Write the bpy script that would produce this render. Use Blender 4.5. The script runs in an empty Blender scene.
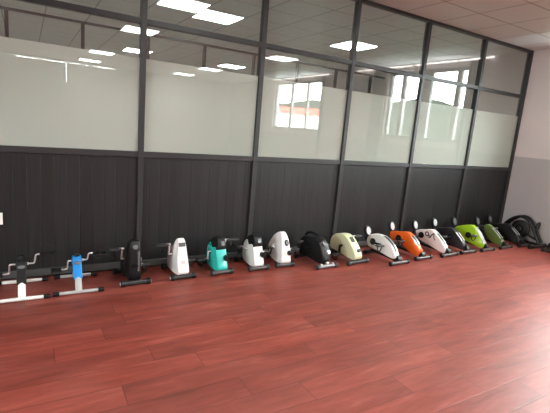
import bpy, bmesh, math, random
from mathutils import Vector, Matrix
random.seed(7)
PI = math.pi
SC = bpy.context.scene
COL = SC.collection
Z_CEIL, Z_SILL, Z_TRAN, Z_FROST = 3.006, 1.12, 2.293, 1.98
X0, PITCH, X_R = 0.9198, 1.2062, 6.955      # first mullion in the picture, bay width, right wall
X_L, Y_B, Y_F = -5.2, -11.5, 9.2            # left wall, wall behind the camera, far wall of the next room

# ------------------------------------------------------------------ materials
MATS = {}
def mat(name, col, rough=.5, metal=0., coat=0., emit=None, estr=0., spec=.5):
    if name in MATS: return MATS[name]
    m = bpy.data.materials.new(name); m.use_nodes = True
    b = m.node_tree.nodes['Principled BSDF']
    b.inputs['Base Color'].default_value = (*col, 1); b.inputs['Roughness'].default_value = rough
    b.inputs['Metallic'].default_value = metal; b.inputs['Coat Weight'].default_value = coat
    b.inputs['Specular IOR Level'].default_value = spec
    if emit:
        b.inputs['Emission Color'].default_value = (*emit, 1); b.inputs['Emission Strength'].default_value = estr
    nt = m.node_tree                                    # faint procedural variation of the gloss
    if not emit:
        tc = nt.nodes.new('ShaderNodeTexCoord'); n = nt.nodes.new('ShaderNodeTexNoise'); n.inputs['Scale'].default_value = 35
        mr = nt.nodes.new('ShaderNodeMapRange'); mr.inputs['To Min'].default_value = max(rough-.05, .02); mr.inputs['To Max'].default_value = min(rough+.07, 1)
        nt.links.new(tc.outputs['Object'], n.inputs['Vector']); nt.links.new(n.outputs['Fac'], mr.inputs['Value'])
        nt.links.new(mr.outputs[0], b.inputs['Roughness'])
    MATS[name] = m
    return m
class NT:
    def __init__(s, m): s.t = m.node_tree; s.n = s.t.nodes; s.l = s.t.links
    def add(s, ty, **kw):
        n = s.n.new(ty)
        for k, v in kw.items():
            if k in n.inputs.keys(): n.inputs[k].default_value = v
            else: setattr(n, k, v)
        return n
    def math(s, op, a, b=None, c=None):
        n = s.n.new('ShaderNodeMath'); n.operation = op
        for i, v in enumerate((a, b, c)):
            if v is None: continue
            if isinstance(v, (int, float)): n.inputs[i].default_value = v
            else: s.l.new(v, n.inputs[i])
        return n.outputs[0]
    def ramp(s, fac, stops):
        n = s.n.new('ShaderNodeValToRGB'); e = n.color_ramp.elements
        while len(e) < len(stops): e.new(.5)
        for el, (p, c) in zip(e, stops): el.position = p; el.color = (*c, 1)
        s.l.new(fac, n.inputs[0]); return n.outputs[0]
    def mix(s, f, a, b, blend='MIX'):
        n = s.n.new('ShaderNodeMix'); n.data_type = 'RGBA'; n.blend_type = blend
        for i, v in ((0, f), (6, a), (7, b)):
            if isinstance(v, (int, float)): n.inputs[i].default_value = v
            elif isinstance(v, tuple): n.inputs[i].default_value = (*v, 1)
            else: s.l.new(v, n.inputs[i])
        return n.outputs[2]

def floor_mat():
    m = bpy.data.materials.new('red_plank_floor'); m.use_nodes = True; t = NT(m); b = t.n['Principled BSDF']
    tc = t.add('ShaderNodeTexCoord'); sep = t.add('ShaderNodeSeparateXYZ'); t.l.new(tc.outputs['Object'], sep.inputs[0])
    x, y = sep.outputs[0], sep.outputs[1]
    W, L = .18, 1.22
    row = t.math('FLOOR', t.math('DIVIDE', t.math('ADD', y, .06), W))
    rn = t.add('ShaderNodeTexWhiteNoise', noise_dimensions='1D'); t.l.new(row, rn.inputs['W'])
    xs = t.math('ADD', x, t.math('MULTIPLY', rn.outputs['Value'], L))
    col = t.math('FLOOR', t.math('DIVIDE', xs, L))
    pid = t.add('ShaderNodeCombineXYZ'); t.l.new(row, pid.inputs[0]); t.l.new(col, pid.inputs[1])
    pn = t.add('ShaderNodeTexWhiteNoise', noise_dimensions='3D'); t.l.new(pid.outputs[0], pn.inputs['Vector'])
    fy = t.math('FRACT', t.math('DIVIDE', t.math('ADD', y, .06), W)); fx = t.math('FRACT', t.math('DIVIDE', xs, L))
    ey = t.math('MULTIPLY', t.math('MINIMUM', fy, t.math('SUBTRACT', 1., fy)), W)
    ex = t.math('MULTIPLY', t.math('MINIMUM', fx, t.math('SUBTRACT', 1., fx)), L)
    e = t.math('MINIMUM', ex, ey)
    seam = t.math('LESS_THAN', e, .0022)
    # grain: stretched noise, shifted per plank
    gv = t.add('ShaderNodeCombineXYZ')
    t.l.new(t.math('ADD', t.math('MULTIPLY', x, 1.5), t.math('MULTIPLY', pn.outputs['Value'], 37.)), gv.inputs[0])
    t.l.new(t.math('MULTIPLY', y, 9.), gv.inputs[1]); t.l.new(pn.outputs['Value'], gv.inputs[2])
    g = t.add('ShaderNodeTexNoise', Scale=1.6, Detail=8., Roughness=.62, Distortion=.5); t.l.new(gv.outputs[0], g.inputs['Vector'])
    c = t.ramp(g.outputs['Fac'], [(.22, (.12, .022, .014)), (.42, (.21, .038, .025)), (.58, (.27, .053, .037)), (.80, (.38, .108, .082))])
    tone = t.add('ShaderNodeMapRange'); t.l.new(pn.outputs['Value'], tone.inputs['Value'])
    tone.inputs['To Min'].default_value = .80; tone.inputs['To Max'].default_value = 1.14
    c = t.mix(1., c, tone.outputs[0], 'MULTIPLY')
    # dull worn patches
    wn = t.add('ShaderNodeTexNoise', Scale=1.1, Detail=5.); t.l.new(tc.outputs['Object'], wn.inputs['Vector'])
    wf = t.ramp(wn.outputs['Fac'], [(.45, (0, 0, 0)), (.75, (.25, .25, .25))])
    c = t.mix(wf, c, (.33, .13, .105))
    c = t.mix(t.math('MULTIPLY', seam, .65), c, (.06, .016, .014))
    t.l.new(c, b.inputs['Base Color'])
    r = t.add('ShaderNodeMapRange'); t.l.new(wn.outputs['Fac'], r.inputs['Value']); r.inputs['To Min'].default_value = .36; r.inputs['To Max'].default_value = .56
    t.l.new(r.outputs[0], b.inputs['Roughness'])
    b.inputs['Specular IOR Level'].default_value = .42
    bp = t.add('ShaderNodeBump', Strength=.35, Distance=.002)
    h = t.math('ADD', t.math('MINIMUM', t.math('MULTIPLY', e, 200.), 1.), t.math('MULTIPLY', g.outputs['Fac'], .25))
    t.l.new(h, bp.inputs['Height']); t.l.new(bp.outputs[0], b.inputs['Normal'])
    return m

def ceiling_mat():
    m = bpy.data.materials.new('perforated_ceiling_tile'); m.use_nodes = True; t = NT(m); b = t.n['Principled BSDF']
    tc = t.add('ShaderNodeTexCoord'); sep = t.add('ShaderNodeSeparateXYZ'); t.l.new(tc.outputs['Object'], sep.inputs[0])
    def fr(v, off, s):
        f = t.math('FRACT', t.math('DIVIDE', t.math('ADD', v, off), s)); return f, t.math('MULTIPLY', t.math('MINIMUM', f, t.math('SUBTRACT', 1., f)), s)
    fx, ex = fr(sep.outputs[0], -1.56 + 6.24, .624); fy, ey = fr(sep.outputs[1], .0 + 12, .6)
    line = t.math('LESS_THAN', t.math('MINIMUM', ex, ey), .0055)
    _, px = fr(sep.outputs[0], 6.24, .0312); _, py = fr(sep.outputs[1], 12, .03)
    dot = t.math('LESS_THAN', t.math('SQRT', t.math('ADD', t.math('POWER', t.math('SUBTRACT', px, .0156), 2.), t.math('POWER', t.math('SUBTRACT', py, .015), 2.))), .0058)
    c = t.mix(dot, (.76, .78, .77), (.40, .40, .40))
    c = t.mix(line, c, (.16, .15, .145))
    t.l.new(c, b.inputs['Base Color']); b.inputs['Roughness'].default_value = .42; b.inputs['Specular IOR Level'].default_value = .5
    bp = t.add('ShaderNodeBump', Strength=.4, Distance=.003)
    t.l.new(t.math('SUBTRACT', 1., t.math('MAXIMUM', dot, line)), bp.inputs['Height']); t.l.new(bp.outputs[0], b.inputs['Normal'])
    return m

def dado_mat():
    m = bpy.data.materials.new('charcoal_grooved_board'); m.use_nodes = True; t = NT(m); b = t.n['Principled BSDF']
    tc = t.add('ShaderNodeTexCoord'); sep = t.add('ShaderNodeSeparateXYZ'); t.l.new(tc.outputs['Object'], sep.inputs[0])
    x = sep.outputs[0]
    f = t.math('FRACT', t.math('DIVIDE', x, .101)); e = t.math('MULTIPLY', t.math('MINIMUM', f, t.math('SUBTRACT', 1., f)), .101)
    groove = t.math('LESS_THAN', e, .0028)
    pid = t.add('ShaderNodeTexWhiteNoise', noise_dimensions='1D'); t.l.new(t.math('FLOOR', t.math('DIVIDE', x, .101)), pid.inputs['W'])
    mp = t.add('ShaderNodeMapping'); mp.inputs['Scale'].default_value = (42, 1, .7); t.l.new(tc.outputs['Object'], mp.inputs[0])
    n = t.add('ShaderNodeTexNoise', Scale=2.4, Detail=5.); t.l.new(mp.outputs[0], n.inputs['Vector'])
    c = t.ramp(n.outputs['Fac'], [(.3, (.010, .0095, .010)), (.7, (.022, .021, .022))])
    tone = t.add('ShaderNodeMapRange'); t.l.new(pid.outputs['Value'], tone.inputs['Value']); tone.inputs['To Min'].default_value = .85; tone.inputs['To Max'].default_value = 1.15
    c = t.mix(1., c, tone.outputs[0], 'MULTIPLY')
    c = t.mix(t.math('MULTIPLY', groove, .85), c, (.004, .004, .004))
    t.l.new(c, b.inputs['Base Color']); b.inputs['Roughness'].default_value = .40; b.inputs['Specular IOR Level'].default_value = .36
    bp = t.add('ShaderNodeBump', Strength=.5, Distance=.003)
    t.l.new(t.math('ADD', t.math('MINIMUM', t.math('MULTIPLY', e, 250.), 1.), t.math('MULTIPLY', n.outputs['Fac'], .2)), bp.inputs['Height'])
    t.l.new(bp.outputs[0], b.inputs['Normal'])
    return m

def plaster(name, top, low=None, zsplit=1.34):
    m = bpy.data.materials.new(name); m.use_nodes = True; t = NT(m); b = t.n['Principled BSDF']
    tc = t.add('ShaderNodeTexCoord'); n = t.add('ShaderNodeTexNoise', Scale=3., Detail=6.); t.l.new(tc.outputs['Object'], n.inputs['Vector'])
    tone = t.add('ShaderNodeMapRange'); t.l.new(n.outputs['Fac'], tone.inputs['Value']); tone.inputs['To Min'].default_value = .94; tone.inputs['To Max'].default_value = 1.05
    c = top
    if low:
        sep = t.add('ShaderNodeSeparateXYZ'); t.l.new(tc.outputs['Object'], sep.inputs[0])
        c = t.mix(t.math('LESS_THAN', sep.outputs[2], zsplit), top, low)
    c = t.mix(1., c, tone.outputs[0], 'MULTIPLY')
    t.l.new(c, b.inputs['Base Color']); b.inputs['Roughness'].default_value = .65
    n2 = t.add('ShaderNodeTexNoise', Scale=90.); t.l.new(tc.outputs['Object'], n2.inputs['Vector'])
    bp = t.add('ShaderNodeBump', Strength=.08, Distance=.002); t.l.new(n2.outputs['Fac'], bp.inputs['Height']); t.l.new(bp.outputs[0], b.inputs['Normal'])
    return m

def glass_mat(name='clear_glass', base=.045, tint=(.86, .87, .85)):
    m = bpy.data.materials.new(name); m.use_nodes = True; t = NT(m)
    t.n.remove(t.n['Principled BSDF']); out = t.n['Material Output']
    g = t.add('ShaderNodeNewGeometry'); d = t.add('ShaderNodeVectorMath', operation='DOT_PRODUCT')
    t.l.new(g.outputs['Incoming'], d.inputs[0]); t.l.new(g.outputs['Normal'], d.inputs[1])
    c = t.math('ABSOLUTE', d.outputs['Value'])
    f = t.math('ADD', base, t.math('MULTIPLY', 1. - base, t.math('POWER', t.math('SUBTRACT', 1., c), 5.)))
    tr = t.add('ShaderNodeBsdfTransparent'); tr.inputs[0].default_value = (*tint, 1)
    gl = t.add('ShaderNodeBsdfGlossy'); gl.inputs['Roughness'].default_value = .0; gl.inputs['Color'].default_value = (1, 1, 1, 1)
    mx = t.add('ShaderNodeMixShader'); t.l.new(f, mx.inputs[0]); t.l.new(tr.outputs[0], mx.inputs[1]); t.l.new(gl.outputs[0], mx.inputs[2])
    t.l.new(mx.outputs[0], out.inputs[0]); return m

def film_mat():
    m = bpy.data.materials.new('frosted_film'); m.use_nodes = True; t = NT(m)
    t.n.remove(t.n['Principled BSDF']); out = t.n['Material Output']
    tc = t.add('ShaderNodeTexCoord'); n = t.add('ShaderNodeTexNoise', Scale=1.3, Detail=3.); t.l.new(tc.outputs['Object'], n.inputs['Vector'])
    c = t.ramp(n.outputs['Fac'], [(.3, (.90, .925, .90)), (.7, (.93, .95, .925))])
    d = t.add('ShaderNodeBsdfDiffuse'); tl = t.add('ShaderNodeBsdfTranslucent'); t.l.new(c, d.inputs[0]); t.l.new(c, tl.inputs[0])
    a = t.add('ShaderNodeMixShader', Fac=.30); t.l.new(d.outputs[0], a.inputs[1]); t.l.new(tl.outputs[0], a.inputs[2])
    t.l.new(a.outputs[0], out.inputs[0]); return m

def leafy(name, a, b_, scale):
    m = bpy.data.materials.new(name); m.use_nodes = True; t = NT(m); b = t.n['Principled BSDF']
    tc = t.add('ShaderNodeTexCoord'); n = t.add('ShaderNodeTexNoise', Scale=scale, Detail=8.); t.l.new(tc.outputs['Object'], n.inputs['Vector'])
    t.l.new(t.ramp(n.outputs['Fac'], [(.35, a), (.65, b_)]), b.inputs['Base Color']); b.inputs['Roughness'].default_value = .9; b.inputs['Specular IOR Level'].default_value = 0.
    return m

M_FLOOR, M_CEIL, M_DADO = floor_mat(), ceiling_mat(), dado_mat()
M_WALL = plaster('painted_wall', (.60, .53, .51), (.40, .36, .36))
M_PLAIN = plaster('plain_wall', (.58, .53, .50))
M_GLASS, M_FILM = glass_mat(base=.085), film_mat()
M_PANE = glass_mat('window_glass', .03, (.95, .96, .95))
M_FRAME = mat('charcoal_metal', (.026, .025, .026), .42, .0, spec=.4)
M_RAIL = mat('grey_metal_rail', (.085, .083, .082), .4, .2)
BLACK = mat('black_plastic', (.006, .006, .0065), .42, spec=.35)
DGREY = mat('dark_grey_plastic', (.028, .027, .027), .45, spec=.4)
BROWNGREY = mat('grey_steel_tube', (.09, .08, .075), .35, .3)
WHITE = mat('white_plastic', (.82, .79, .77), .32, coat=.3)
OFFW = mat('white_enamel', (.78, .76, .73), .35)
SILVER = mat('silver_plastic', (.55, .54, .54), .3, .4)
CHROME = mat('chrome', (.80, .80, .80), .32, .55)
LCD = mat('display_glass', (.10, .11, .11), .15)
LCDL = mat('pale_display', (.13, .135, .14), .2)
PEDAL = mat('pedal_rubber', (.03, .03, .03), .4)
TEAL = mat('teal_plastic', (.02, .48, .42), .32, coat=.3)
BLUE = mat('blue_plastic', (.004, .22, .60), .35)
CREAM = mat('cream_plastic', (.62, .62, .40), .35, coat=.2)
ORANGE = mat('orange_plastic', (.82, .13, .012), .35, coat=.2)
LIME = mat('lime_plastic', (.36, .60, .015), .35, coat=.2)
OLIVE = mat('olive_plastic', (.10, .135, .035), .35)
PALE = mat('pale_console_face', (.55, .55, .55), .3)
PINKW = mat('pale_pink_print', (.75, .50, .47), .5)

# ------------------------------------------------------------------ mesh helpers
def obj(name, bm, m, parent=None, smooth=True, bevel=0., loc=None, rot=None):
    me = bpy.data.meshes.new(name)
    bmesh.ops.recalc_face_normals(bm, faces=bm.faces[:]); bm.to_mesh(me); bm.free()
    me.materials.append(m)
    o = bpy.data.objects.new(name, me); COL.objects.link(o)
    if smooth:
        me.polygons.foreach_set('use_smooth', [True]*len(me.polygons)); me.set_sharp_from_angle(angle=math.radians(38))
    if bevel:
        b = o.modifiers.new('bevel', 'BEVEL'); b.width = bevel; b.segments = 3; b.limit_method = 'ANGLE'; b.angle_limit = math.radians(40)
    if parent: o.parent = parent
    if loc: o.location = loc
    if rot: o.rotation_euler = rot
    return o
def box(bm, x0, x1, y0, y1, z0, z1):
    v = [bm.verts.new((x, y, z)) for x in (x0, x1) for y in (y0, y1) for z in (z0, z1)]
    for f in ((0, 1, 3, 2), (4, 6, 7, 5), (0, 4, 5, 1), (2, 3, 7, 6), (0, 2, 6, 4), (1, 5, 7, 3)): bm.faces.new([v[i] for i in f])
    return bm
def bx(*a): return box(bmesh.new(), *a)
def tube(bm, pts, r, n=10, closed=False):
    pts = [Vector(p) for p in pts]; N = len(pts); rings = []
    rr = r if isinstance(r, (list, tuple)) else [r]*N
    prev = None
    for i, p in enumerate(pts):
        if closed: d = (pts[(i+1) % N] - pts[i-1])
        else: d = (pts[min(i+1, N-1)] - pts[max(i-1, 0)])
        d.normalize()
        if prev is None:
            a = Vector((0, 0, 1)) if abs(d.z) < .9 else Vector((0, 1, 0)); u = d.cross(a).normalized()
        else: u = (prev - d*prev.dot(d)).normalized()
        prev = u; w = d.cross(u)
        rings.append([bm.verts.new(p + rr[i]*(math.cos(2*PI*k/n)*u + math.sin(2*PI*k/n)*w)) for k in range(n)])
    for i in range(N if closed else N-1):
        A, B = rings[i], rings[(i+1) % N]
        for k in range(n): bm.faces.new((A[k], A[(k+1) % n], B[(k+1) % n], B[k]))
    if not closed: bm.faces.new(rings[0][::-1]); bm.faces.new(rings[-1])
    return bm
def tb(pts, r, n=10, closed=False): return tube(bmesh.new(), pts, r, n, closed)
def spline(pts, sub=5, closed=True):
    P = [Vector(p) for p in pts]; N = len(P); out = []
    for i in range(N if closed else N-1):
        if closed: a, b, c, d = P[i-1], P[i], P[(i+1) % N], P[(i+2) % N]
        else: a, b, c, d = P[max(i-1, 0)], P[i], P[i+1], P[min(i+2, N-1)]
        for k in range(sub):
            t = k/sub
            out.append(.5*((2*b) + (-a+c)*t + (2*a-5*b+4*c-d)*t*t + (-a+3*b-3*c+d)*t**3))
    if not closed: out.append(P[-1])
    return out
def prism(prof, x0, x1, bulge=0.):
    """side outline (y, z) carried along x, rims pulled in a little"""
    bm = bmesh.new(); cy = sum(p[0] for p in prof)/len(prof); cz = sum(p[1] for p in prof)/len(prof)
    w = x1-x0; lays = [(0, .955), (.05, .985), (.14, 1.), (.86, 1.), (.95, .985), (1, .955)] if bulge else [(0, 1), (1, 1)]
    R = []
    for t, s in lays:
        R.append([bm.verts.new((x0+w*t, cy+(p[0]-cy)*s, cz+(p[1]-cz)*s)) for p in prof])
    for a, b in zip(R, R[1:]):
        for k in range(len(prof)): bm.faces.new((a[k], a[(k+1) % len(prof)], b[(k+1) % len(prof)], b[k]))
    bm.faces.new(R[0][::-1]); bm.faces.new(R[-1]); return bm
def band(pts, w, t=.005, cx=0.):
    """a strip of width w lying along the path (y, z), thickness t outwards and sunk a little"""
    P = [Vector((p[0], p[1])) for p in pts]; bm = bmesh.new(); R = []
    for i, p in enumerate(P):
        d = (P[min(i+1, len(P)-1)] - P[max(i-1, 0)]).normalized(); n = Vector((-d.y, d.x))
        if n.x > 0: n = -n                                   # outwards = towards the front
        a, b = p + n*t, p - n*.006
        R.append([bm.verts.new((cx+sx*w/2, q.x, q.y)) for sx, q in ((-1, a), (1, a), (1, b), (-1, b))])
    for A, B in zip(R, R[1:]):
        for k in range(4): bm.faces.new((A[k], A[(k+1) % 4], B[(k+1) % 4], B[k]))
    bm.faces.new(R[0]); bm.faces.new(R[-1]); return bm
def ell(c, rx, ry, h, rot=(0, 0, 0), n=24, dome=.3):
    """an oval button: local z is its axis"""
    bm = bmesh.new(); M = Matrix.Translation(c) @ Matrix.Rotation(rot[2], 4, 'Z') @ Matrix.Rotation(rot[1], 4, 'Y') @ Matrix.Rotation(rot[0], 4, 'X')
    R = []
    for z, s in ((-h, 1), (h*(1-dome), 1), (h, .86)):
        R.append([bm.verts.new(M @ Vector((rx*s*math.cos(2*PI*k/n), ry*s*math.sin(2*PI*k/n), z))) for k in range(n)])
    for A, B in zip(R, R[1:]):
        for k in range(n): bm.faces.new((A[k], A[(k+1) % n], B[(k+1) % n], B[k]))
    bm.faces.new(R[0][::-1]); bm.faces.new(R[-1]); return bm
def thing(name, label, cat, loc=(0, 0, 0), rz=0., group=None):
    o = bpy.data.objects.new(name, None); COL.objects.link(o); o.empty_display_size = .1
    o.location = loc; o.rotation_euler = (0, 0, rz); o['label'] = label; o['category'] = cat
    if group: o['group'] = group
    return o
def struct(name, bm, m, label=None, parent=None, bevel=0., cat=None):
    o = obj(name, bm, m, parent, smooth=bool(bevel), bevel=bevel)
    if not parent:
        o['kind'] = 'structure'
        if label: o['label'] = label
        o['category'] = cat or name.split('_')[0]
    return o

# ------------------------------------------------------------------ the room
struct('floor', bx(X_L-.2, X_R+.2, Y_B-.2, .045, -.12, 0), M_FLOOR, 'glossy red wood-plank floor')
struct('floor_beyond', bx(X_L-.2, X_R+.2, .045, Y_F, -.12, 0), plaster('pale_tile_floor', (.55, .54, .52)), 'pale floor of the room beyond the glass partition', cat='floor')
struct('ceiling', bx(X_L-.2, X_R+.2, Y_B-.2, Y_F, Z_CEIL, Z_CEIL+.1), M_CEIL, 'grid ceiling of pale perforated square tiles')
LW = (-4.1, -2.5)  # opening for an unseen window, added to brighten the left side
bm = bmesh.new()
box(bm, X_L-.2, X_L, Y_B-.2, LW[0], 0, Z_CEIL); box(bm, X_L-.2, X_L, LW[1], Y_F, 0, Z_CEIL)
box(bm, X_L-.2, X_L, *LW, 0, 1.3); box(bm, X_L-.2, X_L, *LW, 2.8, Z_CEIL)
struct('wall_left', bm, M_PLAIN, 'plain pale wall at the left end of the room')
bm = bmesh.new()
for y in (LW[0], -3.33, LW[1]-.06): box(bm, X_L-.13, X_L-.06, y, y+.06, 1.3, 2.8)
for z in (1.3, 2.74): box(bm, X_L-.13, X_L-.06, LW[0]+.06, LW[1]-.06, z, z+.06)
struct('window_20', bm, WFR if 'WFR' in globals() else mat('grey_window_frame', (.25, .25, .25), .4), 'wide window added in the left wall for light, out of the picture', cat='window')
struct('wall_far', bx(X_L, X_R, Y_F, Y_F+.15, 0, Z_CEIL), M_PLAIN, 'far wall of the room beyond the glass partition', cat='wall')
# right wall with two window openings
WZ0, WZ1 = 1.46, 2.87
WIN = [(-3.07, -1.0), (-8.1, -5.45)]
bm = bmesh.new()
for y0, y1 in ((-1.0, Y_F), (-5.45, -3.07), (Y_B-.2, -8.1)): box(bm, X_R, X_R+.2, y0, y1, 0, Z_CEIL)
for y0, y1 in WIN: box(bm, X_R, X_R+.2, y0, y1, 0, WZ0); box(bm, X_R, X_R+.2, y0, y1, WZ1, Z_CEIL)
struct('wall_right', bm, M_WALL, 'right end wall, pinkish white above and grey-mauve below')
WFR = mat('grey_window_frame', (.25, .25, .25), .4)
for i, (y0, y1) in enumerate(WIN):
    bm = bmesh.new(); xa, xb = X_R+.06, X_R+.13
    box(bm, xa, xb, y0, y0+.07, WZ0, WZ1); box(bm, xa, xb, y1-.07, y1, WZ0, WZ1)
    box(bm, xa, xb, y0+.07, y1-.07, WZ0, WZ0+.07); box(bm, xa, xb, y0+.07, y1-.07, WZ1-.06, WZ1)
    mids = [(-2.72, -2.62), (-2.25, -1.93), (-1.36, -1.26)] if i == 0 else [(-6.35, -6.27), (-7.2, -7.1)]
    for a, b_ in mids: box(bm, xa, xb, a, b_, WZ0+.07, WZ1-.06)
    w = struct('window_%d' % (i+1), bm, WFR, ['wide window in the right wall nearer the partition', 'wide window further along the right wall'][i], cat='window')
    es = [y0+.07] + [v for p_ in mids for v in sorted(p_)][::1] + [y1-.07]
    es = sorted(es)
    for a, b_ in zip(es[::2], es[1::2]): struct('pane', bx(X_R+.09, X_R+.096, a, b_, WZ0+.07, WZ1-.06), M_PANE, parent=w)
# wall behind the camera, with the narrow light gaps that the glass mirrors
segs = [(-.19, .43), (.5, 1.12), (1.22, 1.86), (1.95, 2.68)]
bm = bmesh.new()
box(bm, X_L, X_R, Y_B-.15, Y_B, 2.966, Z_CEIL)
xs = X_L
for a, b_ in segs: box(bm, xs, a, Y_B-.15, Y_B, 2.948, 2.966); xs = b_
box(bm, xs, X_R, Y_B-.15, Y_B, 2.948, 2.966)
box(bm, X_L, 1.150, Y_B-.15, Y_B, 2.36, 2.948); box(bm, 1.166, X_R, Y_B-.15, Y_B, 2.36, 2.948)
box(bm, X_L, X_R, Y_B-.15, Y_B, 0, 2.36)
struct('wall_behind', bm, M_PLAIN, 'wall behind the viewer with thin light gaps near its top', cat='wall')

# glazed partition: boards below, one window per bay
mull = [X0 + PITCH*k for k in range(-5, 5)]
bm = bx(X_L, X_R-.0, .005, .045, 0, Z_SILL-.03)
struct('wall_partition', bm, M_DADO, 'charcoal grooved board panelling below the glass')
HW = .025
ti = 1
for x in mull:
    struct('trim_%d' % ti, bx(x-HW, x+HW, -.024, .05, 0, Z_CEIL), M_FRAME, 'vertical charcoal mullion of the glass partition', bevel=.003, cat='mullion'); ti += 1
struct('trim_%d' % ti, bx(X_R-.055, X_R, -.024, .05, 0, Z_CEIL), M_FRAME, 'end post of the partition against the right wall', bevel=.003, cat='mullion'); ti += 1
xe = [X_L-HW] + mull + [X_R-.055+HW]
for zc, hh, lab in ((Z_SILL, .026, 'horizontal charcoal rail at the top of the boards'), (Z_TRAN, .024, 'horizontal charcoal rail between lower and upper glass'), (Z_CEIL-.018, .018, 'charcoal head rail of the partition at the ceiling'), (.05, .028, 'grey rail along the foot of the boards')):
    bm = bmesh.new()
    for a, b_ in zip(xe, xe[1:]): box(bm, a+HW, b_-HW, -.018 if zc > .1 else -.03, .045, zc-hh, zc+hh)
    struct('trim_%d' % ti, bm, M_FRAME if zc > .1 else M_RAIL, lab, bevel=.002, cat='rail'); ti += 1
wi = 3
ordn = ['outermost left', 'far left', 'second-left', 'third-left', 'fourth-left', 'left-hand', 'first full', 'second full', 'third full', 'fourth full', 'right-end']
for k, (a, b_) in enumerate(zip(xe, xe[1:])):
    a += HW; b_ -= HW
    w = bpy.data.objects.new('window_%d' % wi, None); COL.objects.link(w); w['kind'] = 'structure'; w['category'] = 'window'
    w['label'] = 'glass bay %d from the right wall, frosted below and clear above' % (len(xe)-1-k)
    w.location = ((a+b_)/2, 0, Z_SILL); wi += 1
    L, Rr = a-w.location.x, b_-w.location.x
    struct('lower_pane', bx(L, Rr, 0, .006, .026, Z_TRAN-.024-Z_SILL), M_GLASS, parent=w)
    struct('upper_pane', bx(L, Rr, 0, .006, Z_TRAN+.024-Z_SILL, Z_CEIL-.036-Z_SILL), M_GLASS, parent=w)
    struct('frosted_film', bx(L, Rr, .0062, .0072, .026, Z_FROST-Z_SILL), M_FILM, parent=w)
# second partition inside the room beyond
bm = bmesh.new(); YP = 3.2
box(bm, X_L, X_R, YP, YP+.05, 2.75, 2.785)
for k in range(-5, 8):
    x = -.2 + .965*k
    if X_L < x < X_R-.1: box(bm, x-.024, x+.024, YP, YP+.05, 1.1, 2.75)
box(bm, X_L, X_R, YP, YP+.06, 0, 1.1)
struct('trim_%d' % ti, bm, M_FRAME, 'dark frame of a second partition seen through the glass', cat='partition'); ti += 1

# ------------------------------------------------------------------ lamps and the glowing curtain rails
PANEL = mat('lamp_diffuser', (1, 1, 1), .5, emit=(.93, 1., .95), estr=6.5)
PANEL2 = mat('lamp_diffuser_next_room', (1, 1, 1), .5, emit=(.93, 1., .95), estr=6.)
LFR = mat('lamp_frame', (.7, .7, .7), .4)
def lamp(x, y, lab, grp, m):
    t = thing('ceiling_light', lab, 'light', (x, y, Z_CEIL), group=grp)
    bm = bmesh.new(); s = .3
    for q in ((-s, -s+.012, -s, s), (s-.012, s, -s, s), (-s+.012, s-.012, -s, -s+.012), (-s+.012, s-.012, s-.012, s)): box(bm, *q, -.012, -.0005)
    obj('frame', bm, LFR, t, smooth=False)
    obj('diffuser', bx(-s+.012, s-.012, -s+.012, s-.012, -.009, -.0005), m, t, smooth=False)
G1, G2 = 'square ceiling panels mirrored in the glass', 'square ceiling panels beyond the glass partition'
for x, y, lab in ((1.87, -1.9, 'left column, mirrored beside the brightest panel'),
                  (1.83, -4.29, 'left column, second from the partition, mirrored across the left mullion'),
                  (1.73, -8.12, 'left column, mirrored at the frost edge of the left bay'),
                  (1.72, -10.4, 'left column, furthest from the partition, mirrored faintly in frosted glass'),
                  (5.0, -2.0, 'right column, nearest the partition'),
                  (4.97, -4.45, 'right column, second from the partition'),
                  (4.73, -8.15, 'right column, third from the partition'),
                  (4.7, -10.45, 'right column, furthest from the partition'),
                  (-1.9, -5.4, 'added out of the picture on the left, middle'),  # this panel and the next are unseen, added for extra light
                  (-1.9, -8.9, 'added out of the picture on the left, furthest back')):
    lamp(x, y, 'white ceiling panel, ' + lab, G1, PANEL)
for x, y, lab in ((2.48, 2.17, 'brightest one above the second bay'), (5.03, 2.1, 'crossed by the mullion of the third bay'),
                  (-1.9, 2.15, 'added out of the picture on the left, near'), (-1.9, 6.85, 'added out of the picture on the left, far'),  # unseen pair, added to light the frosted film from behind
                  (2.35, 6.85, 'far back near the left mullion'), (4.83, 6.87, 'far back behind the second bay')):
    lamp(x, y, 'white ceiling panel beyond the glass, ' + lab, G2, PANEL2)

RAIL_GLOW = mat('curtain_rail_glow', (1, 1, 1), .4, emit=(1, .96, .93), estr=1.2)  # curtain rails given an added glow so they mirror brightly in the glass
for y0, y1, lab in ((-4.07, -.59, 'slim white curtain rail with added glow above the nearer window of the right wall'), (-8.15, -5.2, 'slim white curtain rail with added glow above the further window of the right wall')):
    t = thing('glowing_curtain_rail', lab, 'light', (X_R-.06, (y0+y1)/2, 2.965), group='glowing curtain rails on the right wall')
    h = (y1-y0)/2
    obj('tube', tb([(0, -h, 0), (0, h, 0)], .013), RAIL_GLOW, t)
    for yy in (-h*.6, 0, h*.6): obj('bracket', bx(-.016, .058, yy-.02, yy+.02, -.016, .018), DGREY, t, smooth=False)

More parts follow.
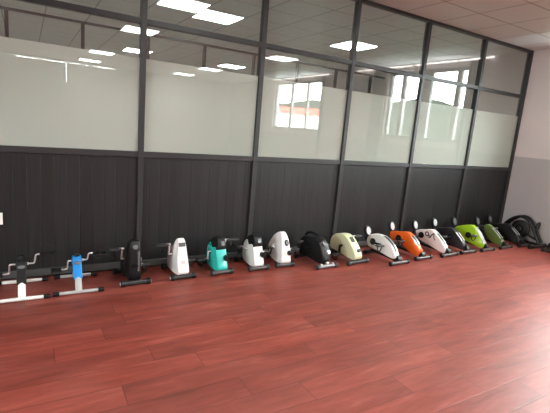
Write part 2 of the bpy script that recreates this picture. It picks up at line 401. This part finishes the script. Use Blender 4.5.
# curtains and the air conditioner on the right wall (seen mirrored in the glass)
CURT = mat('grey_curtain', (.13, .125, .125), .9)
def curtain(y0, y1, lab):
    bm = bmesh.new(); n = 60; rows = [[], []]
    for i in range(n+1):
        y = y0 + (y1-y0)*i/n; x = X_R-.05 + .022*math.sin(i/n*(y1-y0)*2*PI/.09)
        for r, z in ((0, .25), (1, 2.94)): rows[r].append((bm.verts.new((x, y, z)), bm.verts.new((x+.004, y, z))))
    for i in range(n):
        for s in (0, 1): bm.faces.new((rows[0][i][s], rows[0][i+1][s], rows[1][i+1][s], rows[1][i][s]))
    o = obj('curtain', bm, CURT); o['label'] = lab; o['category'] = 'curtain'; o['group'] = 'curtains on the right wall'
curtain(-1.06, -.86, 'gathered grey curtain on the partition side of the nearer window')
curtain(-3.5, -3.08, 'gathered grey curtain beside the air conditioner')
curtain(-5.5, -5.33, 'gathered grey curtain at the edge of the further window')
t = thing('air_conditioner', 'white wall-mounted air conditioner unit on the right wall', 'air conditioner', (X_R, -3.85, 2.48))
obj('casing', prism([(.003, 0), (-.16, .02), (-.2, .09), (-.2, .27), (-.17, .31), (.003, .31)], -.28, .28), mat('ac_plastic', (.5, .5, .5), .4), t, rot=(0, 0, -PI/2), smooth=False, bevel=.01)
obj('louvre', bx(-.19, -.14, -.24, .24, .012, .02), DGREY, t, smooth=False)

# socket on the boards at the left edge
t = thing('wall_socket', 'white wall socket plate on the charcoal boards at left edge', 'socket', (-.225, 0, .54))
obj('plate', bx(-.043, .043, -.006, .0045, -.05, .05), OFFW, t, bevel=.003)
obj('outlet', bx(-.018, .018, -.008, -.006, -.02, .02), DGREY, t, smooth=False)

# ------------------------------------------------------------------ exercise machines
BG = 'pedal exercisers in a row along the charcoal partition'
def foot(t, y, half, r=.025, m=BROWNGREY, capm=BLACK, z=None, cap=.035, tip=False, name='foot_bar'):
    z = z or r+.004
    o = obj(name, tb([(-half+cap, y, z), (half-cap, y, z)], r*.82, 14), m, t)
    for s in (-1, 1):
        c = obj('end_cap', tb([(s*(half-cap-.004), y, z), (s*(half-cap+.004), y, z), (s*(half-.006), y, z), (s*half, y, z)], [r, r*1.18, r*1.18, r*.85], 14), capm, o)
        if tip: obj('cap_disc', tb([(s*half, y, z), (s*(half+.004), y, z)], r*.6, 12), SILVER, o)
def pedal(t, side, base, out=.10, strap=True, m=BLACK, strap_dir=-1, armfrom=None, chrome=CHROME, wide=.03):
    """crank arm from armfrom to base on the given side, and a pedal running outwards from base"""
    s = side; x, y, z = base
    o = None
    if armfrom:
        a = Vector(armfrom)
        q_ = .009 if chrome else .014
        o = obj('crank', tube(tb([a, (x, a.y, a.z)], q_), [(x, a.y, a.z), (x, y, z)], q_), m if chrome is None else chrome, t)
    p = obj('pedal', bx(x+s*.012 if s > 0 else x-out, x+out if s > 0 else x-.012, y-wide, y+wide, z-.008, z+.009), PEDAL, t, bevel=.005)
    obj('spindle', tb([(x-s*.012, y, z), (x+s*.03, y, z)], .013), SILVER, p)
    if strap:
        xc = x+s*out*.55; pts = [(xc, y+wide*1.05*math.cos(q), z+strap_dir*(.005+.065*math.sin(q))) for q in [PI*k/10 for k in range(11)]]
        bm = bmesh.new(); R = []
        for q in pts:
            R.append([bm.verts.new((q[0]+dx, q[1]+dy, q[2]+dy)) for dx, dy in ((-.008, -.003), (.008, -.003), (.008, .003), (-.008, .003))])
        for A, B in zip(R, R[1:]):
            for k in range(4): bm.faces.new((A[k], A[(k+1) % 4], B[(k+1) % 4], B[k]))
        bm.faces.new(R[0]); bm.faces.new(R[-1]); obj('strap', bm, m, p)
    return p

# 1, 2: open-frame folding pedal exercisers
def folding(cx, cy, label, tubem, housem, hw, rear_w, rx=0, k=.85):
    t = thing('pedal_exerciser', label, 'pedal exerciser', (cx, cy, 0), 0, BG)
    for nm, y, half, ox in (('front_foot', 0, hw, 0), ('rear_foot', .39, rear_w, rx)):
        f = obj(nm, tb([(ox-half+.04, y, .018), (ox+half-.04, y, .018)], .0145, 12), tubem, t)
        for s in (-1, 1): obj('end_cap', tb([(ox+s*(half-.045), y, .018), (ox+s*half, y, .018)], .0185, 12), BLACK, f)
    # front leg (flat oval tube) and rear leg
    def leg(name, a, b_, w, d, m):
        bm = bmesh.new(); R = []
        for (y, z) in (a, b_): R.append([bm.verts.new((w*math.cos(2*PI*k/16), y+d*math.sin(2*PI*k/16), z)) for k in range(16)])
        for k in range(16): bm.faces.new((R[0][k], R[0][(k+1) % 16], R[1][(k+1) % 16], R[1][k]))
        bm.faces.new(R[0][::-1]); bm.faces.new(R[1]); return obj(name, bm, m, t)
    leg('front_leg', (.0, .024), (.16, .25*k), .026, .014, tubem)
    leg('rear_leg', (.375, .024), (.2, .25*k), .02, .012, tubem)
    pr = [(.066, .135), (.10, .13), (.175, .225), (.215, .225), (.24, .27), (.225, .315), (.185, .335), (.15, .315), (.13, .26)]
    pr = [(a, b_*k) for a, b_ in pr]
    h = obj('housing', prism(spline(pr, 3), -.034, .034, 1), housem, t, bevel=.004)
    obj('badge', ell((0, .126, .272*k), .026, .014, .006, (math.radians(72), 0, 0)), LCDL, h)
    obj('tension_knob', tube(tb([(0, .185, .325*k), (0, .18, .345*k), (0, .177, .362*k)], [.024, .024, .016], 14), [(0, .176, .362*k), (0, .174, .372*k)], .008), BLACK, t)
    return t
t = folding(-.055, -.50, 'white-footed folding pedal exerciser with black housing, leftmost in the row', OFFW, BLACK, .19, .19, .0)
z0 = .24
obj('crank', tube(tb(spline([(.04, .18, z0), (.075, .18, z0), (.09, .17, z0+.01), (.10, .14, z0+.075), (.115, .135, z0+.085), (.13, .135, z0+.085)], 4, False), .0065), [(.04, .18, z0), (.05, .18, z0)], .012), CHROME, t)
obj('crank', tb(spline([(-.04, .18, z0), (-.065, .18, z0), (-.08, .19, z0-.01), (-.085, .24, z0-.085), (-.10, .24, z0-.095), (-.13, .24, z0-.095)], 4, False), .0065), CHROME, t)
p = obj('pedal', bx(.125, .24, .10, .17, z0+.078, z0+.092), BLACK, t, bevel=.004)
obj('strap', tb([(.13+.115*(.5-.5*math.cos(q)), .135, z0+.09+.075*math.sin(q)) for q in [PI*k/14 for k in range(15)]], .0028, 6), BLACK, p)
p = obj('pedal', bx(-.24, -.13, .20, .28, z0-.105, z0-.088), BLACK, t, bevel=.004)
obj('strap', tb([(-.13-.10*(.5-.5*math.cos(q)), .24, z0-.10-.055*math.sin(q)) for q in [PI*k/14 for k in range(15)]], .0035, 6), BLACK, p)
z0 = .23
t = folding(.345, -.485, 'blue-housed folding pedal exerciser with grey feet, second from the left', mat('grey_enamel', (.40, .39, .38), .35), BLUE, .19, .17, .01, .82)
obj('crank', tube(tb(spline([(.04, .18, z0), (.07, .18, z0), (.082, .17, z0+.01), (.088, .15, z0+.055), (.10, .145, z0+.065), (.12, .145, z0+.065)], 4, False), .0065), [(.04, .18, z0), (.05, .18, z0)], .012), CHROME, t)
obj('crank', tb(spline([(-.04, .18, z0), (-.055, .18, z0), (-.065, .19, z0-.01), (-.07, .21, z0-.075), (-.085, .21, z0-.082), (-.115, .21, z0-.082)], 4, False), .0065), CHROME, t)
p = obj('pedal', bx(.115, .23, .10, .19, z0+.045, z0+.062), BLACK, t, bevel=.004)
obj('strap', tb([(.17, .145+.045*math.cos(q), z0+.055+.04*math.sin(q)) for q in [PI*k/10 for k in range(11)]], .006, 6), BLACK, p)
obj('toe_cage', tb([(.12, .145, z0+.05), (.15, .13, z0+.01), (.2, .13, z0+.03), (.235, .14, z0+.07)], .007, 6), BLACK, p)
p = obj('pedal', bx(-.19, -.115, .17, .25, z0-.09, z0-.075), BLACK, t, bevel=.004)
obj('strap', tb([(-.12-.07*(.5-.5*math.cos(q)), .21, z0-.085-.05*math.sin(q)) for q in [PI*k/14 for k in range(15)]], .003, 6), BLACK, p)

def bike(label, loc, rz, half, rear_y, rear_half=.11, name='mini_exercise_bike', footm=BROWNGREY, capm=BLACK, tip=False, r=.025, beam_z=.04):
    t = thing(name, label, 'exercise bike', loc, math.radians(rz), BG)
    foot(t, 0, half, r, footm, capm, tip=tip)
    foot(t, rear_y, rear_half, r, DGREY, BLACK)
    obj('frame_beam', tb([(0, .0, beam_z), (0, rear_y, beam_z+.01)], .016, 10), BLACK, t)
    return t
def shell(t, prof, w, m, sub=4, bevel=0., name='body', taper=0., dx=0.):
    pr = spline(prof, sub) if sub > 1 else [Vector(p) for p in prof]
    bm = prism(pr, -w+dx, w+dx, 1)
    if taper:
        zt = max(p[1] for p in pr)
        for v in bm.verts:
            q = max(0., (v.co.z-.12)/(zt-.12)); v.co.x *= 1 - taper*q**1.6
    return obj(name, bm, m, t, bevel=bevel)

# 3: tall black
t = bike('tall all-black upright mini exercise bike with small pale display', (.805, -.445, 0), 2, .13, .33, .13, capm=BLACK, footm=DGREY, tip=True)
b = shell(t, [(.04, .04), (.03, .16), (.035, .3), (.05, .375), (.09, .40), (.13, .37), (.17, .33), (.19, .2), (.19, .05), (.1, .03)], .052, BLACK, taper=.3)
b2 = shell(t, [(.15, .05), (.16, .3), (.22, .27), (.30, .2), (.31, .08), (.25, .04)], .066, BLACK, name='flywheel_cover')
obj('front_strip', band([(.034, .12), (.028, .2), (.033, .3)], .016, .004, .028), LCDL, b)
obj('display', ell((0, .04, .34), .022, .02, .008, (math.radians(78), 0, 0), 16), LCDL, b)
obj('adjuster_knob', tb([(0, .035, .18), (0, .01, .175)], .02, 14), BLACK, t)
pedal(t, -1, (-.085, .15, .30), .12, armfrom=(-.05, .18, .2))
pedal(t, 1, (.085, .20, .12), .09, armfrom=(.05, .18, .19))
# 4: white
t = bike('white upright mini exercise bike with dark display on sloping top', (1.24, -.43, 0), 3, .122, .33, .10, footm=DGREY, tip=True)
b = shell(t, [(.0, .05), (.0, .11), (.035, .2), (.065, .32), (.095, .37), (.135, .36), (.18, .30), (.24, .25), (.30, .15), (.30, .05), (.25, .035), (.12, .03)], .054, WHITE, taper=.42)
obj('front_panel', band([(.0, .06), (.0, .11), (.033, .19), (.052, .27)], .07, .004), OFFW, b)
obj('display', band([(.060, .302), (.067, .325), (.074, .336)], .062, .006), LCD, b)
obj('front_print', band([(.012, .15), (.024, .175)], .035, .006), PINKW, b)
pedal(t, -1, (-.085, .17, .30), .13, armfrom=(-.05, .18, .2))
pedal(t, 1, (.085, .16, .13), .09, armfrom=(.05, .18, .19))
# 5, 6: round black top
def dome_bike(label, x, col, rz, tealmark):
    t = bike(label, (x, -.42, 0), rz, .122, .33, .11, footm=BROWNGREY, capm=DGREY)
    b = shell(t, [(.0, .045), (.01, .12), (.045, .22), (.075, .265), (.15, .25), (.2, .29), (.255, .23), (.27, .12), (.25, .06), (.12, .03)], .056, col)
    c = shell(t, [(.055, .24), (.045, .29), (.06, .335), (.10, .362), (.155, .35), (.20, .315), (.235, .265), (.15, .235)], .062, BLACK, name='top_cover', taper=.38)
    obj('display', band([(.043, .285), (.048, .31), (.058, .325)], .036, .006, .010), LCDL, c)
    obj('rear_cover', prism(spline([(.27, .08), (.26, .24), (.2, .3), (.25, .3), (.31, .2), (.31, .07)], 3), -.035, .035, 1), BLACK, t)
    k = obj('tension_knob', tube(tb([(.040, .05, .165), (.040, -.008, .162)], .026, 18), [(.040, -.008, .162), (.040, -.02, .162)], .013), BLACK, t)
    if tealmark:
        obj('side_mark', tb(spline([(-.0575, .20, .245), (-.0575, .235, .225), (-.0575, .23, .17), (-.0575, .232, .13)], 5, False), .003, 6), WHITE, b)
    return t
t = dome_bike('teal mini exercise bike with rounded black top', 1.64, TEAL, 4, True)
pedal(t, 1, (.085, .14, .31), .15, armfrom=(.055, .16, .2))
pedal(t, -1, (-.085, .17, .12), .12, armfrom=(-.055, .16, .2))
t = dome_bike('white mini exercise bike with rounded black top', 2.05, WHITE, 3, False)
pedal(t, 1, (.085, .08, .17), .065, armfrom=(.055, .16, .2))
pedal(t, -1, (-.085, .22, .2), .07, armfrom=(-.055, .16, .2))
# 7: white egg
t = bike('egg-shaped white mini exercise bike with oval grey display', (2.375, -.41, 0), -2, .112, .33, .10, footm=BROWNGREY, capm=DGREY)
b = shell(t, [(-.015, .05), (-.015, .12), (.01, .22), (.05, .32), (.10, .365), (.155, .355), (.23, .30), (.30, .2), (.31, .12), (.27, .06), (.13, .035)], .058, WHITE, 5, taper=.45)
obj('display', ell((.012, .026, .265), .024, .034, .010, (math.radians(72), 0, 0)), BLACK, b)
obj('display_glass', ell((.012, .020, .267), .016, .024, .010, (math.radians(72), 0, 0)), LCDL, b)
obj('tension_knob', tube(tb([(.034, .02, .165), (.036, -.028, .162)], .024, 18), [(.036, -.028, .162), (.037, -.042, .162)], .012), BLACK, t)
pedal(t, -1, (-.085, .13, .19), .08, armfrom=(-.057, .16, .21))
pedal(t, 1, (.085, .08, .17), .12, armfrom=(.057, .16, .21))
# 8: black with carry handle
t = bike('bulky black mini exercise bike with arched carry handle and silver front controls', (2.81, -.585, 0), 4, .145, .42, .13, footm=mat('mid_grey_steel', (.22, .21, .21), .35, .4), capm=DGREY)
b = shell(t, [(.03, .06), (.02, .13), (.06, .22), (.11, .28), (.19, .31), (.30, .29), (.40, .27), (.44, .19), (.43, .06), (.25, .06), (.1, .04)], .062, BLACK)
obj('carry_handle', tb(spline([(0, .42, .25), (0, .39, .30), (0, .33, .33), (0, .24, .33), (0, .17, .295)], 5, False), .013), BLACK, t)
obj('display', ell((.0, .085, .262), .026, .034, .012, (math.radians(52), 0, 0)), LCDL, b)
k = obj('tension_knob', ell((.022, .035, .175), .026, .026, .022, (math.radians(70), 0, 0)), SILVER, t)
obj('grey_plate', band([(.018, .10), (.022, .13), (.03, .155)], .06, .006), DGREY, b)
obj('lower_clip', bx(-.012, .02, -.012, .012, .05, .075), WHITE, t, bevel=.003)
for s in (-1, 1): obj('side_clip', bx(s*.08-.01, s*.08+.01, -.012, .012, .045, .062), SILVER, t, bevel=.003)
pedal(t, 1, (.1, .22, .12), .11, armfrom=(.062, .25, .17), chrome=None)
pedal(t, -1, (-.1, .34, .22), .08, armfrom=(-.062, .25, .17), chrome=None)
# 9: cream
t = bike('cream-coloured rounded mini exercise bike', (3.275, -.565, 0), 6, .165, .42, .12, footm=DGREY, capm=DGREY)
b = shell(t, [(.01, .05), (-.005, .10), (.04, .17), (.10, .235), (.17, .29), (.25, .305), (.36, .275), (.42, .2), (.41, .10), (.30, .08), (.17, .06), (.09, .05)], .062, CREAM)
obj('front_panel', band([(-.002, .085), (.012, .135), (.04, .175), (.06, .2)], .075, .004), mat('pale_cream', (.75, .73, .58), .35), b)
obj('display', band([(.10, .24), (.125, .262), (.15, .283)], .045, .006), LCD, b)
obj('tension_knob', ell((.012, .018, .155), .024, .022, .016, (math.radians(60), 0, 0)), BLACK, t)
pedal(t, -1, (-.095, .22, .07), .12, armfrom=(-.062, .22, .17), chrome=None)
pedal(t, 1, (.095, .20, .27), .13, armfrom=(.062, .22, .17), chrome=None)

# 10-16: low wedge bikes with an oval console standing on the rear end
def wedge(label, cx, cy, rz, prof, m, half, con, front, stripm, edgem, roundish=False, facem=PALE, lp=(.18, .18), rp=(.3, .17), w=.05, hub=(.27, .17), lowfront=None):
    t = bike(label, (cx, cy, 0), rz, half, prof_rear(prof)-.04, .12, footm=BROWNGREY, capm=BLACK, r=.023)
    b = shell(t, [(max(p[0], .05) if p[1] < .1 else p[0]+.008, p[1]) for p in prof], w-.01, m, 4 if roundish else 2, 0, dx=-.012)
    fr = spline(front, 4, False)
    fr = [Vector((p[0]+.008, p[1])) for p in fr]
    obj('front_panel', band(fr, w*1.4, .004, -.012), edgem, b)
    obj('black_strip', band(fr[2:-1], w*.62, .007, -.012), stripm, b)
    obj('foot_joint', prism(spline([(-.005, .03), (.02, .09), (.07, .10), (.09, .03)], 3), -.02, .045, 1), BLACK, t)
    cy_, cz_ = con
    st = obj('console_stem', tb([(0, cy_+.005, cz_-.12), (0, cy_+.012, cz_)], .013, 10), BLACK, t)
    c = obj('console', ell((0, cy_, cz_), .048, .068, .014, (math.radians(78), math.radians(-14), 0)), BLACK, t)
    obj('console_face', ell((.003, cy_-.014, cz_+.003), .035, .053, .004, (math.radians(78), math.radians(-14), 0)), facem, c)
    hb = obj('hub_cover', tb([(-w-.012, *hub), (-w+.01, *hub)], .042, 20), BLACK, t)
    pedal(t, -1, (-w-.045, *lp), .11, armfrom=(-w, *hub), chrome=None)
    pedal(t, 1, (w+.045, *rp), .10, armfrom=(w, *hub), chrome=None)
    return t, b
def prof_rear(p): return max(q[0] for q in p)
ARC = [(.055, .06), (.03, .10), (.085, .18), (.17, .245), (.28, .283), (.39, .278), (.47, .245), (.505, .18), (.48, .105), (.38, .092), (.25, .08), (.12, .06)]
WED = [(.07, .03), (.045, .06), (.045, .12), (.155, .215), (.27, .295), (.42, .262), (.53, .225), (.50, .15), (.44, .11), (.30, .08), (.18, .05)]
fW = [(.043, .10), (.10, .168), (.16, .22), (.22, .262)]
fA = [(.032, .095), (.085, .18), (.17, .245), (.27, .282)]
wedge('white arc-shaped mini exercise bike with black front strip', 3.775, -.735, 3, ARC, WHITE, .165, (.56, .275), fA, BLACK, SILVER, True, lp=(.20, .19), rp=(.36, .15), hub=(.40, .18))
ORP = [(.075, .03), (.045, .06), (.03, .115), (.147, .225), (.255, .292), (.40, .262), (.535, .232), (.50, .13), (.36, .135), (.285, .108), (.195, .055)]
wedge('orange wedge-shaped mini exercise bike', 4.255, -.68, 2, ORP, ORANGE, .155, (.57, .295), [(.032, .10), (.09, .17), (.147, .225), (.215, .268)], BLACK, SILVER, lp=(.26, .18), rp=(.40, .13), hub=(.38, .185))
t, b = wedge('white wedge-shaped mini exercise bike with curling black side lettering', 4.76, -.68, 3, WED, mat('pinkish_white', (.78, .72, .71), .32), .175, (.60, .28), fW, BLACK, WHITE, lp=(.45, .17), rp=(.30, .12), hub=(.43, .185))
bm = bmesh.new(); X = -.052
tube(bm, [(X, .345+.026*math.cos(q), .225+.024*math.sin(q)) for q in [2*PI*k/16 for k in range(16)]], .008, 6, True)
tube(bm, spline([(X, .318, .215), (X, .29, .2), (X, .262, .235), (X, .24, .25), (X, .235, .22), (X, .225, .185), (X, .205, .17)], 4, False), .008, 6)
tube(bm, spline([(X, .33, .19), (X, .30, .18), (X, .275, .20)], 4, False), .006, 6)
obj('side_lettering', bm, BLACK, b)
wedge('black wedge-shaped mini exercise bike with white front panel', 5.185, -.66, 2, WED, mat('black_shell', (.016, .015, .02), .3), .165, (.60, .295), fW, BLACK, WHITE, lp=(.30, .17), rp=(.42, .15))
GRN = [(.08, .03), (.045, .06), (.045, .11), (.10, .18), (.16, .25), (.25, .315), (.36, .30), (.48, .255), (.53, .18), (.47, .12), (.35, .085), (.20, .045)]
wedge('lime green mini exercise bike', 5.61, -.67, 3, GRN, LIME, .165, (.585, .30), [(.042, .10), (.095, .178), (.155, .248), (.22, .295)], SILVER, SILVER, True, lp=(.15, .20), rp=(.40, .15), hub=(.29, .17), facem=LCDL)
t, b = wedge('olive and grey mini exercise bike next to the lime green one', 6.07, -.66, 3, [(.07, .03), (.05, .06), (.05, .12), (.155, .215), (.27, .295), (.33, .29), (.345, .25), (.31, .16), (.24, .08), (.15, .045)], OLIVE, .165, (.50, .30), fW, BLACK, SILVER, facem=LCDL, lp=(.42, .22), rp=(.42, .15), hub=(.40, .17))
shell(t, [(.30, .10), (.33, .24), (.42, .26), (.50, .22), (.50, .10), (.4, .07)], .035, DGREY, name='rear_cover')
obj('rear_beam', tb([(0, .3, .06), (0, .52, .05)], .02), BLACK, t)
wedge('black mini exercise bike, last of the row before the arched machine', 6.54, -.665, 3, WED, BLACK, .165, (.60, .30), fW, DGREY, SILVER, facem=LCDL, lp=(.40, .2), rp=(.40, .15), w=.055, hub=(.40, .17))

# 17: arched black machine against the right wall
t = thing('arched_exercise_machine', 'larger black exercise machine with arched tube frame against the right wall', 'exercise machine', (6.80, -.45, 0))
def yz(pts, x=0.): return [(x, p[0], p[1]) for p in pts]
A1 = [(.30, .03), (.27, .22), (.16, .35), (.03, .415), (-.09, .385), (-.17, .30), (-.23, .19), (-.31, .06)]
for x in (-.045, .045): obj('arch_tube', tb(spline(yz(A1, x), 5, False), .021, 10), BLACK, t)
obj('arch_crown', tube(tb([(-.045, .03, .415), (.045, .03, .415)], .012), [(-.045, -.17, .30), (.045, -.17, .30)], .012), DGREY, t)
fw = obj('flywheel', tb([(-.028, .02, .215), (-.022, .02, .215), (.022, .02, .215), (.028, .02, .215)], [.125, .14, .14, .125], 32), BLACK, t)
obj('hub', tb([(-.06, .02, .215), (.06, .02, .215)], .03, 16), DGREY, fw)
obj('flywheel_ring', tb([(-.03, .02+.085*math.cos(q), .215+.085*math.sin(q)) for q in [2*PI*k/24 for k in range(24)]], .006, 6, True), DGREY, fw)
obj('handle_loop', tb(spline(yz([(-.17, .29), (-.215, .325), (-.245, .372), (-.25, .33), (-.235, .26), (-.20, .235)]), 5, False), .016, 8), DGREY, t)
obj('inner_brace', tube(tb(spline(yz([(-.28, .09), (-.14, .13), (.02, .215), (.14, .30)]), 4, False), .015), yz([(.02, .215), (.2, .05)]), .014), BLACK, t)
f = obj('foot_bar', tb([(-.30, -.33, .03), (.10, -.33, .03)], .02, 12), DGREY, t)
for s in (-.30, .10): obj('end_cap', tb([(s-.02, -.33, .03), (s+.02, -.33, .03)], .028, 12), BLACK, f)
f = obj('foot_bar', tb([(-.14, .28, .03), (.10, .28, .03)], .02, 12), DGREY, t)
for s in (-.14, .10): obj('end_cap', tb([(s-.02, .28, .03), (s+.02, .28, .03)], .028, 12), BLACK, f)
obj('base_beam', tb(yz([(-.33, .035), (.28, .035)]), .018), BLACK, t)
obj('pedal', bx(-.10, -.055, -.06, .03, .1, .12), BLACK, t, bevel=.005)

# 18: the one cut off by the right edge
t = thing('mini_exercise_bike', 'black pedal machine foot on the floor cut off by the right edge', 'exercise bike', (6.60, -.98, 0), math.radians(-88))
foot(t, 0, .085, .022, DGREY, BLACK)
foot(t, .28, .10, .022, DGREY, BLACK)
obj('frame_beam', tb([(0, 0, .04), (0, .28, .04)], .02), BLACK, t)
shell(t, [(.05, .05), (.06, .085), (.12, .13), (.2, .17), (.26, .15), (.27, .06), (.17, .045)], .045, BLACK)

# ------------------------------------------------------------------ outdoors (seen mirrored through the windows)
GR = leafy('field_grass', (.022, .027, .014), (.036, .040, .022), .15)
struct('ground', bx(12, 400, -400, 260, -4.2, -4), GR, 'grass field outside', cat='ground')
bm = bmesh.new(); N = 60; M_ = 8; rows = []
for j in range(M_+1):
    row = []
    for i in range(N+1):
        a = math.radians(-80 + 110*i/N); d = 110 + 60*j/M_
        h = (9 + .9*math.sin(i*.35) + .7*math.sin(i*.9+1) + .8*random.random())*math.sin(PI*min(j/M_, 1)*.5)
        row.append(bm.verts.new((d*math.cos(a), d*math.sin(a), -4.2 + h*1.9)))
    rows.append(row)
for j in range(M_):
    for i in range(N): bm.faces.new((rows[j][i], rows[j][i+1], rows[j+1][i+1], rows[j+1][i]))
o = obj('wooded_hill', bm, leafy('hill_trees', (.007, .010, .008), (.015, .019, .015), .3)); o['kind'] = 'structure'; o['label'] = 'dark wooded hill far outside the windows'; o['category'] = 'hill'
t = thing('house', 'white house with red roof outside the further window', 'house', (52, -70, -4), math.radians(35))
obj('walls', bx(-7, 7, -16, 16, 0, 8.2), mat('house_wall', (.7, .68, .65), .8), t, smooth=False)
bm = bmesh.new(); box(bm, -7.6, 7.6, -16.6, 16.6, 8.2, 9.2)
obj('roof', bm, mat('house_roof', (.55, .07, .05), .8), t, smooth=False)
for k in range(6): obj('window', bx(-7.04, -6.99, -14+5*k, -12+5*k, 4.5, 6.3), DGREY, t, smooth=False)

# ------------------------------------------------------------------ daylight
w = bpy.data.worlds.new('sky'); SC.world = w; w.use_nodes = True
nt = w.node_tree; bg = nt.nodes['Background']
bg.inputs['Color'].default_value = (.90, .98, .99, 1); bg.inputs['Strength'].default_value = 10.5
for y0, y1 in WIN + [LW]:
    l = bpy.data.lights.new('sky_portal', 'AREA'); l.shape = 'RECTANGLE'; l.size = y1-y0; l.size_y = (WZ1-WZ0)*1.05; l.cycles.is_portal = True
    o = bpy.data.objects.new('sky_portal', l); COL.objects.link(o); o.location = (X_R+.21 if y0 != LW[0] else X_L-.21, (y0+y1)/2, (WZ0+WZ1)/2); o.rotation_euler = (PI/2, 0, PI/2 if y0 != LW[0] else -PI/2)

# ------------------------------------------------------------------ camera
cam = bpy.data.cameras.new('camera'); co = bpy.data.objects.new('camera', cam); COL.objects.link(co); SC.camera = co
F, YAW, PIT, ROLL = 418.298, .543654, .185063849, .08543951
cam.sensor_width = 36; cam.lens = F/550*36; cam.clip_end = 1000; cam.clip_start = .05
fwd = Vector((math.sin(YAW)*math.cos(PIT), math.cos(YAW)*math.cos(PIT), -math.sin(PIT)))
rt = Vector((math.cos(YAW), -math.sin(YAW), 0)); up = rt.cross(fwd)
r2 = math.cos(ROLL)*rt + math.sin(ROLL)*up; u2 = -math.sin(ROLL)*rt + math.cos(ROLL)*up
R = Matrix((r2, u2, -fwd)).transposed().to_4x4()
co.matrix_world = Matrix.Translation((0, -4.030497, 1.466119)) @ R
SC.view_settings.view_transform = 'Standard'; SC.view_settings.look = 'None'
SC.view_settings.gamma = 1; SC.view_settings.use_curve_mapping = False; SC.view_settings.exposure = 2.52
SC.cycles.max_bounces = 10; SC.cycles.transparent_max_bounces = 16; SC.cycles.diffuse_bounces = 5
SC.cycles.caustics_reflective = False; SC.cycles.sample_clamp_indirect = 6
